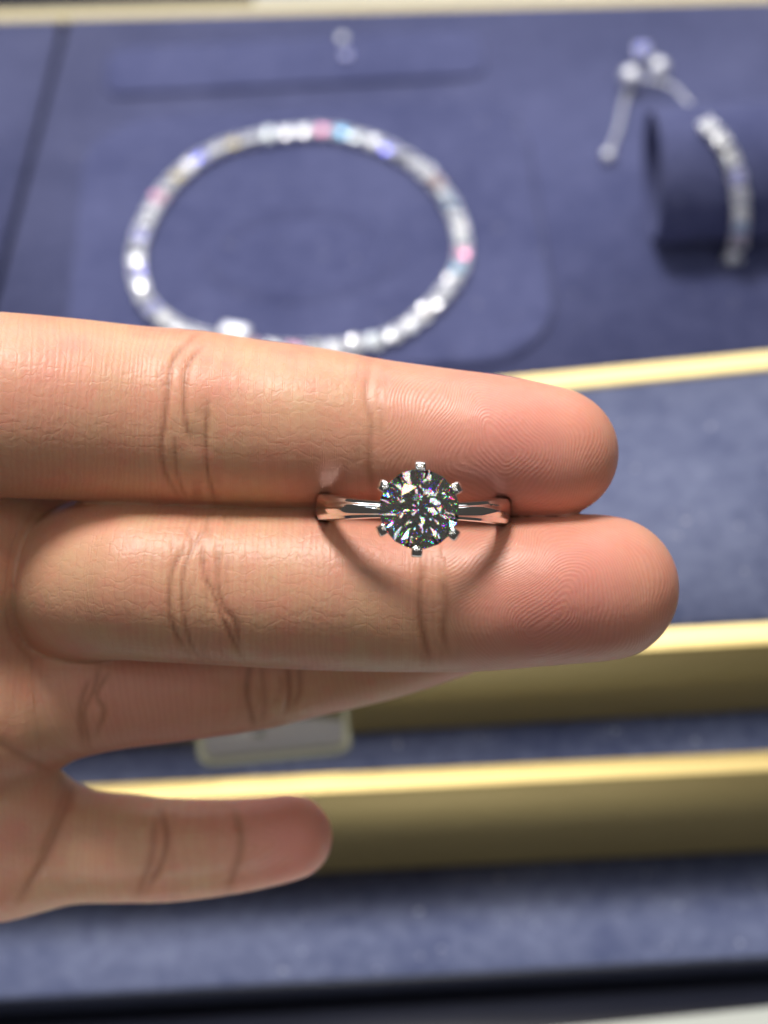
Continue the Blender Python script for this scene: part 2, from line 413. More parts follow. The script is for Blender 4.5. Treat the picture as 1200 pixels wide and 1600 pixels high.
e4_b = edge((600, 1204), (1200, 1172), ZC); e4_f = edge((600, 1232), (1200, 1202), ZC)
ZD = drop(900, 1358, e4_f)
t_c = empty('display_tray', Matrix.Translation((0, lineY(e4_f, 0) * MM, ZC * MM)))
tag(t_c, 'narrow blue felt step holding the clear tag, with bright gold rail and gold front in painted shade', 'display tray'); bpy.context.view_layer.update()
P(slab('felt_panel', strip(e3_f, e4_b, inset_b=-6, inset_f=0.05), ZC - 5, ZC - 0.05, M_FELT, None, 0.3), t_c)
w4 = lineY(e4_b, 0) - lineY(e4_f, 0)
P(rail('gold_rail', e4_f, w4, ZC - 0.3, ZC + 0.05, None, 1.0), t_c)
P(slab('shaded_gold_front', strip(e4_b, e4_f, inset_f=0.5), ZD + 2.0, ZC - 0.3, M_GOLD_SHADED, None, 0.15), t_c)
P(slab('shadow_recess', strip(e4_b, e4_f, inset_f=3.5), ZD - 1, ZD + 2.0, M_BLACK, None, 0.1), t_c)  # black strip again as the line of shade at the foot
e5_f = edge((600, 1521), (1200, 1487), ZD)
t_d = empty('display_tray', Matrix.Translation((0, lineY(e5_f, 0) * MM, ZD * MM)))
tag(t_d, 'lowest pale blue felt step at the front, ending in a black band', 'display tray'); bpy.context.view_layer.update()
P(slab('felt_panel', strip(e4_f, e5_f, inset_b=-6), ZD - 1.4, ZD - 0.05, M_FELT, None, 0.6, 4), t_d)
P(slab('black_fascia', strip(e4_f, e5_f, inset_b=-6, inset_f=0.4), ZD - 7.5, ZD - 1.4, M_BLACK, None, 0.2), t_d)
ZE = ZD - 7
e6_b = edge((600, 1532), (1200, 1498), ZE); e6 = edge((940, 1600), (1200, 1574), ZE + 2.0)
P(slab('black_band', strip(e5_f, e6, inset_b=-3, inset_f=-2), ZE - 5, ZE, M_BLACK, None, 0.3), t_d)
led = slab('counter_edge', [(XL, lineY(e6, XL) - 60), (XR, lineY(e6, XR) - 60), (XR, lineY(e6, XR)), (XL, lineY(e6, XL))], ZE - 8, ZE + 2.0, M_WHITE, None, 1.5, 4)
tag(led, 'white stone edge of the counter in front of the black band', 'counter edge')
# beyond the far rail
fb = lineY(e_far_b, 0)
pan = slab('case_back', [(onz(395, 0, ZA).x, fb + 3), (XR + 60, fb + 3), (XR + 60, fb + 60), (onz(395, 0, ZA).x, fb + 60)], ZA - 30, ZA - 3, M_PALE, None, 0.5)
tag(pan, 'pale grey panel beyond the far gold rail, top right', 'panel')

print('levels', ZA, ZC, ZD, ZE, 'bracelet', [round(x, 1) for x in ((onz(720, 390, ZP) - onz(213, 385, ZP)).length, (onz(475, 203, ZP) - onz(475, 538, ZP)).length)])

# ------------------------------------------------------------------ stones
def brilliant(d, full=True):
    """round brilliant cut of girdle diameter d, girdle at z = 0"""
    R = d / 2; bm = bmesh.new()
    rt = 0.56 * R; hc = 0.16 * d; gz = 0.018 * d; hp = 0.432 * d
    def V(r, a, z): return bm.verts.new((r * math.cos(a), r * math.sin(a), z))
    n = 8; st = 2 * math.pi / n
    tab = [V(rt, i * st, gz + hc) for i in range(n)]                     # table corners
    rs = (rt * math.cos(st / 2) + (R - rt) * 0.47); 
    kite = [V(rt + (R - rt) * 0.42, (i + 0.5) * st, gz + hc * 0.60) for i in range(n)]
    gt = [V(R, i * st / 2, gz) for i in range(2 * n)]; gb = [V(R, i * st / 2, -gz) for i in range(2 * n)]
    low = [V(R * 0.46, (i + 0.5) * st, -gz - hp * 0.53) for i in range(n)]
    cul = bm.verts.new((0, 0, -gz - hp))
    bm.faces.new(tab)
    for i in range(n):
        j = (i + 1) % n; k = (2 * i + 1); 
        bm.faces.new((tab[i], kite[i], tab[j]))                            # star
        bm.faces.new((tab[i], kite[i - 1], gt[2 * i])); bm.faces.new((tab[i], gt[2 * i], kite[i]))   # bezel halves
        bm.faces.new((kite[i], gt[2 * i], gt[k])); bm.faces.new((kite[i], gt[k], gt[(k + 1) % (2 * n)]))
        bm.faces.new((gt[2 * i], gb[2 * i], gb[k], gt[k])); bm.faces.new((gt[k], gb[k], gb[(k + 1) % (2 * n)], gt[(k + 1) % (2 * n)]))
        bm.faces.new((low[i], gb[k], gb[2 * i])); bm.faces.new((low[i], gb[(k + 1) % (2 * n)], gb[k]))
        bm.faces.new((low[i], gb[2 * i], cul)); bm.faces.new((low[i - 1], cul, gb[2 * i]))
    bmesh.ops.dissolve_limit(bm, angle_limit=math.radians(1.5), verts=bm.verts, edges=bm.edges)
    return bm
def small_brilliant(d):
    R = d / 2; bm = bmesh.new(); n = 8; st = 2 * math.pi / n
    tab = [bm.verts.new((0.55 * R * math.cos(i * st), 0.55 * R * math.sin(i * st), 0.17 * R)) for i in range(n)]
    g = [bm.verts.new((R * math.cos((i + .5) * st), R * math.sin((i + .5) * st), 0)) for i in range(n)]
    c = bm.verts.new((0, 0, -0.85 * R)); bm.faces.new(tab)
    for i in range(n):
        bm.faces.new((tab[i], g[i], tab[(i + 1) % n])); bm.faces.new((tab[i], g[i - 1], g[i])); bm.faces.new((g[i], c, g[(i + 1) % n])) 
    return bm
def cup(d, h):
    """four-claw setting of one stone with a connecting bar"""
    bm = bmesh.new(); R = d / 2
    secs = []
    for k in range(12):
        a = 2 * math.pi * k / 12; c, s = math.cos(a), math.sin(a)
        secs.append([Vector((r * c, r * s, z)) for r, z in ((R * 0.62, -h), (R * 1.02, -0.05 * d), (R * 1.1, -0.05 * d), (R * 0.85, -h))])
    sweep(secs, bm, closed=True)
    for k in range(4):
        a = math.pi / 4 + k * math.pi / 2; c, s = math.cos(a), math.sin(a)
        tube([Vector((R * 1.08 * c, R * 1.08 * s, -0.1 * d)), Vector((R * 1.1 * c, R * 1.1 * s, 0.06 * d)), Vector((R * 0.86 * c, R * 0.86 * s, 0.15 * d))], [0.13 * d, 0.12 * d, 0.08 * d], 6, bm)
    return bm
def me_of(bm, name, mat, smooth=False):
    o = mesh_obj(name, bm, mat, None, smooth); me = o.data; bpy.data.objects.remove(o); return me
STONE_D = 3.2
me_stone = me_of(small_brilliant(STONE_D * 0.93), 'stone', M_MELEE); me_cup = me_of(cup(STONE_D * 0.9, 1.5), 'setting', M_SILVER)
def link_obj(name, me, parent, M):
    o = bpy.data.objects.new(name, me); COL.objects.link(o); o.parent = parent
    o.matrix_parent_inverse = parent.matrix_world.inverted(); o.matrix_world = M; return o
def stone_row(root, pts, ups, jitter=0.24):
    for i, p in enumerate(pts):
        tdir = (pts[min(i + 1, len(pts) - 1)] - pts[max(i - 1, 0)]).normalized()
        u = Vector(ups[i]).normalized(); s = u.cross(tdir).normalized(); tdir = s.cross(u)
        R = Matrix((tdir, s, u)).transposed()
        R = R @ Matrix.Rotation(rnd.gauss(0, 0.07), 3, 'X') @ Matrix.Rotation(rnd.gauss(0, 0.07), 3, 'Y')
        M = Matrix.Translation(p * MM) @ R.to_4x4()
        c = link_obj('setting', me_cup, root, M)
        bpy.context.view_layer.update() if False else None
        st = bpy.data.objects.new('stone', me_stone); COL.objects.link(st); st.parent = c
        st.matrix_local = Matrix.Rotation(rnd.gauss(0, jitter), 4, 'X') @ Matrix.Rotation(rnd.gauss(0, jitter), 4, 'Y') @ Matrix.Rotation(rnd.random() * 6.28, 4, 'Z')

# round bracelet lying on the raised pad
ctrl = [(475, 203), (345, 228), (262, 290), (215, 380), (222, 455), (262, 500), (330, 528), (430, 543), (520, 541), (600, 527), (665, 485), (716, 420), (720, 360), (690, 295), (640, 248), (560, 212)]
ctrl = [onz(px, py, ZP + 1.6) for px, py in ctrl]
def catmull_closed(P_, step):
    out = []; n = len(P_)
    for i in range(n):
        a, b, c, d = P_[i - 1], P_[i], P_[(i + 1) % n], P_[(i + 2) % n]
        for k in range(24):
            t = k / 24
            out.append(0.5 * ((2 * b) + (c - a) * t + (2 * a - 5 * b + 4 * c - d) * t * t + (3 * b - a - 3 * c + d) * t ** 3))
    L = sum((out[i] - out[i - 1]).length for i in range(len(out))); m = round(L / step)
    res = []; acc = 0; tgt = 0; st = L / m
    for i in range(len(out)):
        p, q = out[i], out[(i + 1) % len(out)]; l = (q - p).length
        while tgt <= acc + l and len(res) < m:
            res.append(p + (q - p) * ((tgt - acc) / l)); tgt += st
        acc += l
    return res
pts = catmull_closed(ctrl, STONE_D + 0.12)
bc = sum(pts, Vector()) / len(pts)
br = empty('tennis_bracelet', Matrix.Translation((bc.x * MM, bc.y * MM, ZP * MM)))
tag(br, 'closed bracelet of small clear stones lying in a ring on the velvet pad', 'bracelet'); bpy.context.view_layer.update()
clasp_i = max(range(len(pts)), key=lambda i: -(pts[i] - onz(372, 530, ZP + 1.6)).length)
stone_row(br, [p for i, p in enumerate(pts)], [(0, 0, 1)] * len(pts))
bm = bmesh.new(); bmesh.ops.create_cube(bm, size=1); 
for v in bm.verts: v.co = Vector((v.co.x * 5.5, v.co.y * 3.4, v.co.z * 2.6))
bevel(bm, 1.15, 5)
cl = mesh_obj('clasp', bm, M_SILVER, None, True)
tdir = pts[(clasp_i + 1) % len(pts)] - pts[clasp_i - 1]
cl.matrix_world = Matrix.Translation((pts[clasp_i] + Vector((0.3, 1.3, 0.9))) * MM) @ Matrix.Rotation(math.atan2(tdir.y, tdir.x), 4, 'Z'); bpy.context.view_layer.update(); P(cl, br)

# velvet roll at right with the second bracelet draped over it
RR = 11.5
rb = onz(1060, 405, ZA); roll_y = rb.y + RR * 0.75; roll_x0 = onz(1030, 330, ZA + RR).x
roll = empty('velvet_roll', Matrix.Translation((roll_x0 * MM, roll_y * MM, ZA * MM)))
tag(roll, 'navy velvet bolster roll lying on the tray with a bracelet draped over it', 'display roll'); bpy.context.view_layer.update()
def roll_pt(x, phi, r=RR): return Vector((x, roll_y - r * math.sin(phi), ZA + RR + r * math.cos(phi)))
secs = [[roll_pt(x, 2 * math.pi * k / 48, RR - i) for k in range(48)] for x, i in ((roll_x0, 0.9), (roll_x0 + 0.3, 0.3), (roll_x0 + 1.0, 0), (roll_x0 + 70, 0))]
P(mesh_obj('cover', sweep(secs, cap=False), M_VELVET, None, True), roll)
secs = [[roll_pt(x, 2 * math.pi * k / 48, r) for k in range(48)] for x, r in ((roll_x0 + 0.05, RR - 0.9), (roll_x0 + 1.6, RR - 2.0), (roll_x0 + 2.2, RR - 3.5))]
bm = sweep(secs, cap=False); bm.verts.ensure_lookup_table(); bm.faces.new([v for v in bm.verts][-48:])
P(mesh_obj('end_cap', bm, M_VELVET, None, True), roll)

nb = empty('draped_bracelet', Matrix.Translation((onz(1150, 300, ZA + 20).x * MM, roll_y * MM, (ZA + 2 * RR) * MM)))
tag(nb, 'adjustable bracelet draped over the velvet roll, its thin chain ending in a slider', 'bracelet'); bpy.context.view_layer.update()
def on_roll(px, py):
    """where a sight line meets the roll, a little above its surface"""
    d = rayd(px, py); r = RR + 1.3
    a = d.y ** 2 + d.z ** 2; oy, oz = CAMP.y - roll_y, CAMP.z - (ZA + RR)
    b = 2 * (oy * d.y + oz * d.z); c = oy * oy + oz * oz - r * r
    D = b * b - 4 * a * c
    t = (-b - math.sqrt(max(D, 0))) / (2 * a); return CAMP + d * t
arc_px = [(1108, 196), (1130, 222), (1146, 256), (1154, 290), (1158, 325), (1157, 355), (1152, 385), (1142, 412)]
arc = [on_roll(*p) for p in arc_px]
def resample(P_, step):
    fine = []
    for i in range(len(P_) - 1):
        a, b, c, d = P_[max(i - 1, 0)], P_[i], P_[i + 1], P_[min(i + 2, len(P_) - 1)]
        for k in range(20):
            t = k / 20; fine.append(0.5 * ((2 * b) + (c - a) * t + (2 * a - 5 * b + 4 * c - d) * t * t + (3 * b - a - 3 * c + d) * t ** 3))
    fine.append(P_[-1]); out = [fine[0]]; acc = 0
    for i in range(1, len(fine)):
        l = (fine[i] - fine[i - 1]).length
        while acc + l >= step:
            f = (step - acc) / l; fine_p = fine[i - 1] + (fine[i] - fine[i - 1]) * f
            out.append(fine_p); l = (fine[i] - fine_p).length; fine[i - 1] = fine_p; acc = 0
        acc += l
    return out
ap = resample(arc, STONE_D + 0.1)
print('roll stones', len(ap), [tuple(round(c, 1) for c in p - arc[0]) for p in arc])
stone_row(nb, ap, [(0, p.y - roll_y, p.z - (ZA + RR)) for p in ap], 0.2)
def chain_bm(path, r=0.55):
    P2 = resample(path, r * 1.5); bm = bmesh.new()
    for i, p in enumerate(P2[:-1]):
        t = (P2[i + 1] - p).normalized(); ref = Vector((0, 0, 1)); a = t.cross(ref).normalized(); b = ref if i % 2 else a
        if not i % 2: b = a
        else: b = a.cross(t)
        tube([p + t * (r * 1.1 * math.cos(x)) + b * (r * 0.75 * math.sin(x)) for x in [2 * math.pi * k / 8 for k in range(8)]], r * 0.28, 4, bm, True)
    return bm
zc = ZA + 0.8
sl = onz(990, 120, zc + 1)
c1 = [sl, onz(1045, 132, zc + 3), onz(1080, 165, zc + 7), arc[0]]
P(tag(mesh_obj('chain', chain_bm(c1), M_SILVER, None, True), kind='stuff'), nb)
c2 = [sl, onz(975, 160, zc), onz(966, 200, zc), onz(950, 243, zc)]
P(tag(mesh_obj('tail_chain', chain_bm(c2), M_SILVER, None, True), kind='stuff'), nb)
def ball(c, r, seg=16):
    bm = bmesh.new(); bmesh.ops.create_uvsphere(bm, u_segments=seg, v_segments=seg // 2, radius=r)
    for v in bm.verts: v.co += c
    return bm
for (px, py, r) in ((985, 121, 2.1), (1030, 107, 2.0)): P(mesh_obj('slider_bead', ball(onz(px, py, zc + r * 0.9), r), M_SILVER, None, True), nb)
P(mesh_obj('end_bead', ball(onz(950, 243, zc + 0.4), 1.2), M_SILVER, None, True), nb)
M_ = Matrix.Translation(onz(1004, 79, ZA + 2) * MM) @ Matrix.Rotation(0.5, 4, 'X')
c = link_obj('setting', me_cup, nb, M_); st = bpy.data.objects.new('stone', me_stone); COL.objects.link(st); st.parent = c
# two tiny stones in settings by the necklace bar
for (px, py, lab) in ((535, 63, 'tiny clear stone on the velvet near the far rail, the upper of two'), (541, 90, 'tiny clear stone on the velvet bar, the lower and brighter of two')):
    z = ZA + (0.9 if py > 70 else 0.8)
    sd = empty('small_stone', Matrix.Translation(onz(px, py, z) * MM)); tag(sd, lab, 'ear stud', 'small stones on the far velvet bar'); bpy.context.view_layer.update()
    sc = 0.5
    c = link_obj('setting', me_cup, sd, Matrix.Translation((onz(px, py, z) + Vector((0, 0, 0.7))) * MM) @ Matrix.Rotation(0.25, 4, 'X') @ Matrix.Scale(sc, 4))
    st = bpy.data.objects.new('stone', me_stone); COL.objects.link(st); st.parent = c

# clear tag leaning on the gold front
tl, tr_ = onz(312, 1192, ZC), onz(549, 1169, ZC)
xd = (tr_ - tl); tw = xd.length; xd.normalize()
lean = math.radians(13); nrm = Vector((-xd.y, xd.x, 0)).normalized(); yd = (Vector((0, 0, 1)) * math.cos(lean) + nrm * math.sin(lean)).normalized(); zd = xd.cross(yd)
TM = Matrix.Translation(tl * MM) @ Matrix((xd, yd, zd)).transposed().to_4x4()
tg = empty('price_tag', TM); tag(tg, 'clear acrylic tag holder with grey card leaning on the gold front under the ring finger', 'price tag'); bpy.context.view_layer.update()
TH = 17.0
def rrect(w_, h_, r, x0=0, y0=0): return [(x0 + w_ / 2 + x, y0 + h_ / 2 + y) for x, y in rounded(0, 0, w_ / 2, h_ / 2, r, 0, 6)]
bm = prism(rrect(tw, TH, 2.2), 0.9, 1.7); bevel(bm, 0.25, 2); o = mesh_obj('front_plate', bm, M_ACRYLIC, tg, True)
# frame of the holder
out_, in_ = rrect(tw, TH, 2.2), rrect(tw - 1.9, TH - 1.9, 1.6, 0.95, 0.95)
secs = [[Vector((a[0], a[1], -0.7)), Vector((a[0], a[1], 0.9)), Vector((b[0], b[1], 0.9)), Vector((b[0], b[1], -0.7))] for a, b in zip(out_, in_)]
mesh_obj('frame', sweep(secs, closed=True), M_ACRYLIC_E, tg)
mesh_obj('card', prism(rrect(tw - 2.0, TH - 2.0, 1.6, 1.0, 1.0), -0.3, 0.0), M_CARD, tg)
def text_mesh(s, size, name, M, parent):
    cu = bpy.data.curves.new(name, 'FONT'); cu.body = s; cu.size = size * MM; cu.extrude = 0.00003; cu.offset = 0.00012
    ob = bpy.data.objects.new(name, cu); COL.objects.link(ob); bpy.context.view_layer.update()
    me = bpy.data.meshes.new_from_object(ob.evaluated_get(bpy.context.evaluated_depsgraph_get())); bpy.data.objects.remove(ob)
    me.materials.clear(); me.materials.append(M_INK); o = bpy.data.objects.new(name, me); COL.objects.link(o); o.parent = parent; o.matrix_local = M; return o
text_mesh('AZ', 2.1, 'lettering', Matrix.Translation((9.9 * MM, 4.0 * MM, 0.06 * MM)) @ Matrix.Rotation(math.pi / 2, 4, 'Z'), tg)
text_mesh('A', 2.1, 'lettering', Matrix.Translation((14.4 * MM, 7.4 * MM, 0.06 * MM)) @ Matrix.Rotation(math.pi / 2, 4, 'Z'), tg)

# ------------------------------------------------------------------ the ring
RC = Q(645.5, 795, -4.2)
ring = empty('diamond_ring', VIEW @ Matrix.Translation(RC * MM) @ Matrix.Rotation(math.radians(-1.2), 4, 'Z') @ Matrix.Rotation(math.radians(1.0), 4, 'X'))
tag(ring, 'white metal solitaire ring with one large round stone in six claws, held between two fingers', 'ring')
RI, RO = 8.55, 10.15
def band():
    secs = []; N = 192
    for i in range(N):
        th = 2 * math.pi * i / N; a = abs((th + math.pi) % (2 * math.pi) - math.pi)   # 0 at the head, pi at the back
        f = min(1, a / math.radians(92)); f = f * f * (3 - 2 * f)
        hw = 0.78 + 0.66 * f if a < 2 else 1.44 - 0.2 * min(1, (a - 2) / 1.1)
        pl = max(0.0, 1 - a / math.radians(64)); pw = math.sqrt(min(1, pl * 3.0)); ph_ = 0.42 * pw
        ro = RO - 0.25 * (1 - f)
        prof = [(-hw * 0.86, RI), (-hw, RI + 0.22), (-hw, ro - 0.55), (-hw * 0.90, ro - 0.20), (-hw * 0.68, ro - 0.06)]
        for q in range(13):
            u = -1 + q / 6; yy = u * 0.6 * hw
            e = max(0.0, 1 - abs(u / max(pw, 0.02)) ** 3) if pw > 0 else 0
            prof.append((yy, ro - 0.03 * u * u + ph_ * e ** 0.7 + 0.02))
        prof += [(hw * 0.68, ro - 0.06), (hw * 0.90, ro - 0.20), (hw, ro - 0.55), (hw, RI + 0.22), (hw * 0.86, RI)]
        secs.append([Vector((r * math.sin(th), y, r * math.cos(th))) for y, r in prof])
    return sweep(secs, closed=True)
bo = mesh_obj('band', band(), M_PLAT, ring, True)
try:
    bo.data.set_sharp_from_angle(angle=math.radians(38))
except Exception: pass
SX, SY = 0.38, 0.2           # stone's centre over the band
GZ = RO + 4.1                # girdle height over the ring's centre
SD = 7.85
st = mesh_obj('diamond', brilliant(SD), M_DIAMOND, ring); st.data.materials.append(M_PAV)
for p in st.data.polygons:
    if p.normal.z < -0.3: p.material_index = 1
st.matrix_local = Matrix.Translation((SX * MM, SY * MM, GZ * MM)) @ Matrix.Rotation(math.radians(9), 4, 'Z')
def gallery(r, z, w_):
    secs = []
    for k in range(64):
        a = 2 * math.pi * k / 64; c, s = math.cos(a), math.sin(a)
        secs.append([Vector((SX + (r + dr) * c, SY + (r + dr) * s, z + dz)) for dr, dz in ((-w_, -w_), (w_, -w_ * .8), (w_ * 1.2, w_), (-w_ * .6, w_))])
    return sweep(secs, closed=True)
mesh_obj('gallery', gallery(2.55, GZ - 2.2, 0.3), M_PLAT, ring, True)
bm = gallery(1.3, GZ - 3.6, 0.42); mesh_obj('head_base', bm, M_PLAT, ring, True)
R_ = SD / 2
for k, (px, py) in enumerate(((651, 724), (711, 756), (707, 831), (648, 860), (589, 828), (592, 756))):
    a = math.atan2(792 - py, px - 650.5)
    path = []; rads = []
    for r, z, wd in ((0.9, GZ - 4.0, 0.5), (1.9, GZ - 2.9, 0.5), (2.9, GZ - 1.6, 0.52), (3.8, GZ - 0.5, 0.50), (R_ + 0.38, GZ + 0.3, 0.54), (R_ + 0.40, GZ + 0.62, 0.56), (R_ + 0.28, GZ + 0.9, 0.56), (R_ - 0.02, GZ + 1.06, 0.54), (R_ - 0.36, GZ + 1.08, 0.46)):
        path.append((r, z)); rads.append(wd)
    secs = []
    for i in range(len(path)):
        r, z = path[i]; p0, p1 = path[max(0, i - 1)], path[min(len(path) - 1, i + 1)]
        tr, tz = p1[0] - p0[0], p1[1] - p0[1]; L = math.hypot(tr, tz); nr, nz = tz / L, -tr / L
        hw = rads[i]; ht = rads[i] * 0.62
        s_ = []
        for u, v in ((-.7, -1), (.7, -1), (1, -.6), (1, .5), (.78, 1), (-.78, 1), (-1, .5), (-1, -.6)):
            rr, zz = r + nr * ht * v, z + nz * ht * v; yy = hw * u
            s_.append(Vector((SX + rr * math.cos(a) - yy * math.sin(a), SY + rr * math.sin(a) + yy * math.cos(a), zz)))
        secs.append(s_)
    bm = sweep(secs); bevel(bm, 0.13, 3, 0.6); mesh_obj('prong', bm, M_PLAT, ring, True)

# ------------------------------------------------------------------ the hand: one continuous skin from a distance field
H = 0.32
GX0, GX1, GY0, GY1, GZ0, GZ1 = -92.0, 33.5, -52.0, 34.0, -50.0, 6.0
nx, ny, nz_ = (int((GX1 - GX0) / (3 * H)) * 3 + 1, int((GY1 - GY0) / (3 * H)) * 3 + 1, int((GZ1 - GZ0) / (3 * H)) * 3 + 1)
gx = (GX0 + H * np.arange(nx)).astype(np.float32); gy = (GY0 + H * np.arange(ny)).astype(np.float32); gz = (GZ0 + H * np.arange(nz_)).astype(np.float32)
def chain(pts, sub=6):
    A = []
    for (px, py, rp, z) in pts:
        q = Q(px, py, z); A.append((q.x, q.y, q.z, rp * K * (FD - z) / FD))
    A = np.array(A); out = []
    for i in range(len(A) - 1):
        a, b, c, d = A[max(i - 1, 0)], A[i], A[i + 1], A[min(i + 2, len(A) - 1)]
        for k in range(sub):
            t = k / sub; out.append(0.5 * ((2 * b) + (c - a) * t + (2 * a - 5 * b + 4 * c - d) * t * t + (3 * b - a - 3 * c + d) * t ** 3))
    out.append(A[-1]); return np.array(out, dtype=np.float32)
def field(ch, x, y, z, pad, flat=None):
    F = np.full((len(x), len(y), len(z)), 9.0, np.float32)
    for a, b in zip(ch[:-1], ch[1:]):
        lo = np.minimum(a[:3] - a[3], b[:3] - b[3]) - pad; hi = np.maximum(a[:3] + a[3], b[:3] + b[3]) + pad
        i0, i1 = np.searchsorted(x, (lo[0], hi[0])); j0, j1 = np.searchsorted(y, (lo[1], hi[1])); k0, k1 = np.searchsorted(z, (lo[2], hi[2]))
        if i0 >= i1 or j0 >= j1 or k0 >= k1: continue
        X = x[i0:i1, None, None] - a[0]; Y = y[None, j0:j1, None] - a[1]; Z = z[None, None, k0:k1] - a[2]
        d = b[:3] - a[:3]; L2 = float(d @ d)
        t = np.clip((X * d[0] + Y * d[1] + Z * d[2]) / L2, 0, 1)
        D = np.sqrt((X - t * d[0]) ** 2 + (Y - t * d[1]) ** 2 + (Z - t * d[2]) ** 2) - (a[3] + t * (b[3] - a[3]))
        S = F[i0:i1, j0:j1, k0:k1]; np.minimum(S, D, out=S)
    return F
def smin(a, b, k):
    h = np.clip(k - np.abs(a - b), 0, None) / k
    return np.minimum(a, b) - h * h * k * 0.25
# photograph points: x, centre y, half width (px), depth (mm)
index_c = chain([(-430, 655, 175, -14), (-250, 640, 163, -9), (-100, 632, 148, -6.5), (0, 633, 145, -6.5), (110, 640, 142, -7.8), (210, 648, 139, -8.8), (300, 653, 137, -8.9), (390, 661, 131, -9), (480, 668, 126, -8.8), (590, 679, 117.5, -8.5), (690, 688, 112.5, -8.0), (780, 696, 108.5, -7.8), (855, 706, 103, -8.2), (868, 708, 97, -8.6)])
middle_c = chain([(105, 935, 112, -30), (118, 918, 120, -20), (148, 906, 126, -12), (200, 907, 124, -9.5), (250, 911, 123, -8.8), (330, 915, 123, -8.8), (430, 919, 125, -8.8), (530, 922, 126, -8.8), (640, 930, 120, -8.4), (740, 930, 119, -8.0), (840, 924, 117, -7.8), (920, 919, 115.5, -8.3), (948, 919, 112, -8.6)])
ring_c = chain([(40, 1095, 110, -24), (150, 1072, 104, -20.5), (280, 1055, 103, -20.5), (390, 1043, 99, -22), (470, 1027, 96, -23.5), (590, 1000, 95, -24.5), (700, 968, 91, -25), (790, 940, 84, -25.5), (812, 934, 78, -25.7)])
pinky_c = chain([(-120, 1345, 105, -33), (0, 1337, 97, -31), (100, 1325, 88, -30), (190, 1325, 85, -30), (260, 1328, 81, -30), (350, 1323, 75, -30), (410, 1316, 70, -30), (448, 1309, 67, -30.3), (454, 1308, 65, -30.5)])
fingers = [index_c, middle_c, ring_c, pinky_c]
# palm on a coarse grid
cx_, cy_, cz_ = gx[::3], gy[::3], gz[::3]
palm_parts = [[(-1300, 830, 150, -28), (-700, 760, 165, -24), (-330, 660, 165, -17)], [(-1300, 900, 160, -30), (-600, 900, 165, -26), (-200, 870, 155, -16), (-72, 880, 140, -14)],
              [(-1300, 1000, 160, -32), (-600, 1070, 165, -30), (-100, 1085, 145, -20.0), (5, 1105, 124, -22)], [(-1300, 1080, 150, -33), (-600, 1230, 150, -33), (-130, 1290, 140, -30), (10, 1290, 112, -29)],
              [(-60, 835, 70, -17), (105, 838, 62, -17)],
              [(-1000, 840, 190, -22), (-700, 640, 150, -12), (-500, 420, 120, -4), (-330, 240, 110, -2), (-200, 140, 95, -4)]]
PF = None
for pp in palm_parts:
    f = field(chain(pp, 4), cx_, cy_, cz_, 9.0); PF = f if PF is None else smin(PF, f, 6.0)
def up3(A, ax):
    A = np.moveaxis(A, ax, 0); B = np.empty((3 * (A.shape[0] - 1) + 1,) + A.shape[1:], np.float32)
    B[::3] = A; B[1::3] = A[:-1] * (2 / 3) + A[1:] * (1 / 3); B[2::3] = A[:-1] * (1 / 3) + A[1:] * (2 / 3)
    return np.moveaxis(B, 0, ax)
for ax in range(3): PF = up3(PF, ax)
fr, fp = field(ring_c, gx, gy, gz, 3.5), field(pinky_c, gx, gy, gz, 3.5)
PF = smin(PF, fr, 1.6); PF = smin(PF, fp, 4.0); del fr, fp
fi = field(index_c, gx, gy, gz, 3.0); PF = smin(PF, fi, 1.0); del fi
fm = field(middle_c, gx, gy, gz, 2.0); PF = smin(PF, fm, 0.5); del fm
# the fingers give way round the band
dx_, dy_, dz_ = gx[:, None, None] - RC.x, gy[None, :, None] - RC.y, gz[None, None, :] - RC.z
i0, i1 = np.searchsorted(gx, (RC.x - 13, RC.x + 13)); j0, j1 = np.searchsorted(gy, (RC.y - 4, RC.y + 4)); k0, k1 = np.searchsorted(gz, (RC.z - 13, RC.z + 13))
rr_ = np.abs(np.hypot(dx_[i0:i1], dz_[:, :, k0:k1]) - 9.3) - 0.55; yy_ = np.abs(dy_[:, j0:j1]) - 1.05
bd = np.hypot(np.maximum(rr_, 0), np.maximum(yy_, 0)) + np.minimum(np.maximum(rr_, yy_), 0) - 0.22
S_ = PF[i0:i1, j0:j1, k0:k1]; S_[:] = -smin(-S_, bd, 0.6)
PF[0] = PF[-1] = 1; PF[:, 0] = PF[:, -1] = 1; PF[:, :, 0] = PF[:, :, -1] = 1
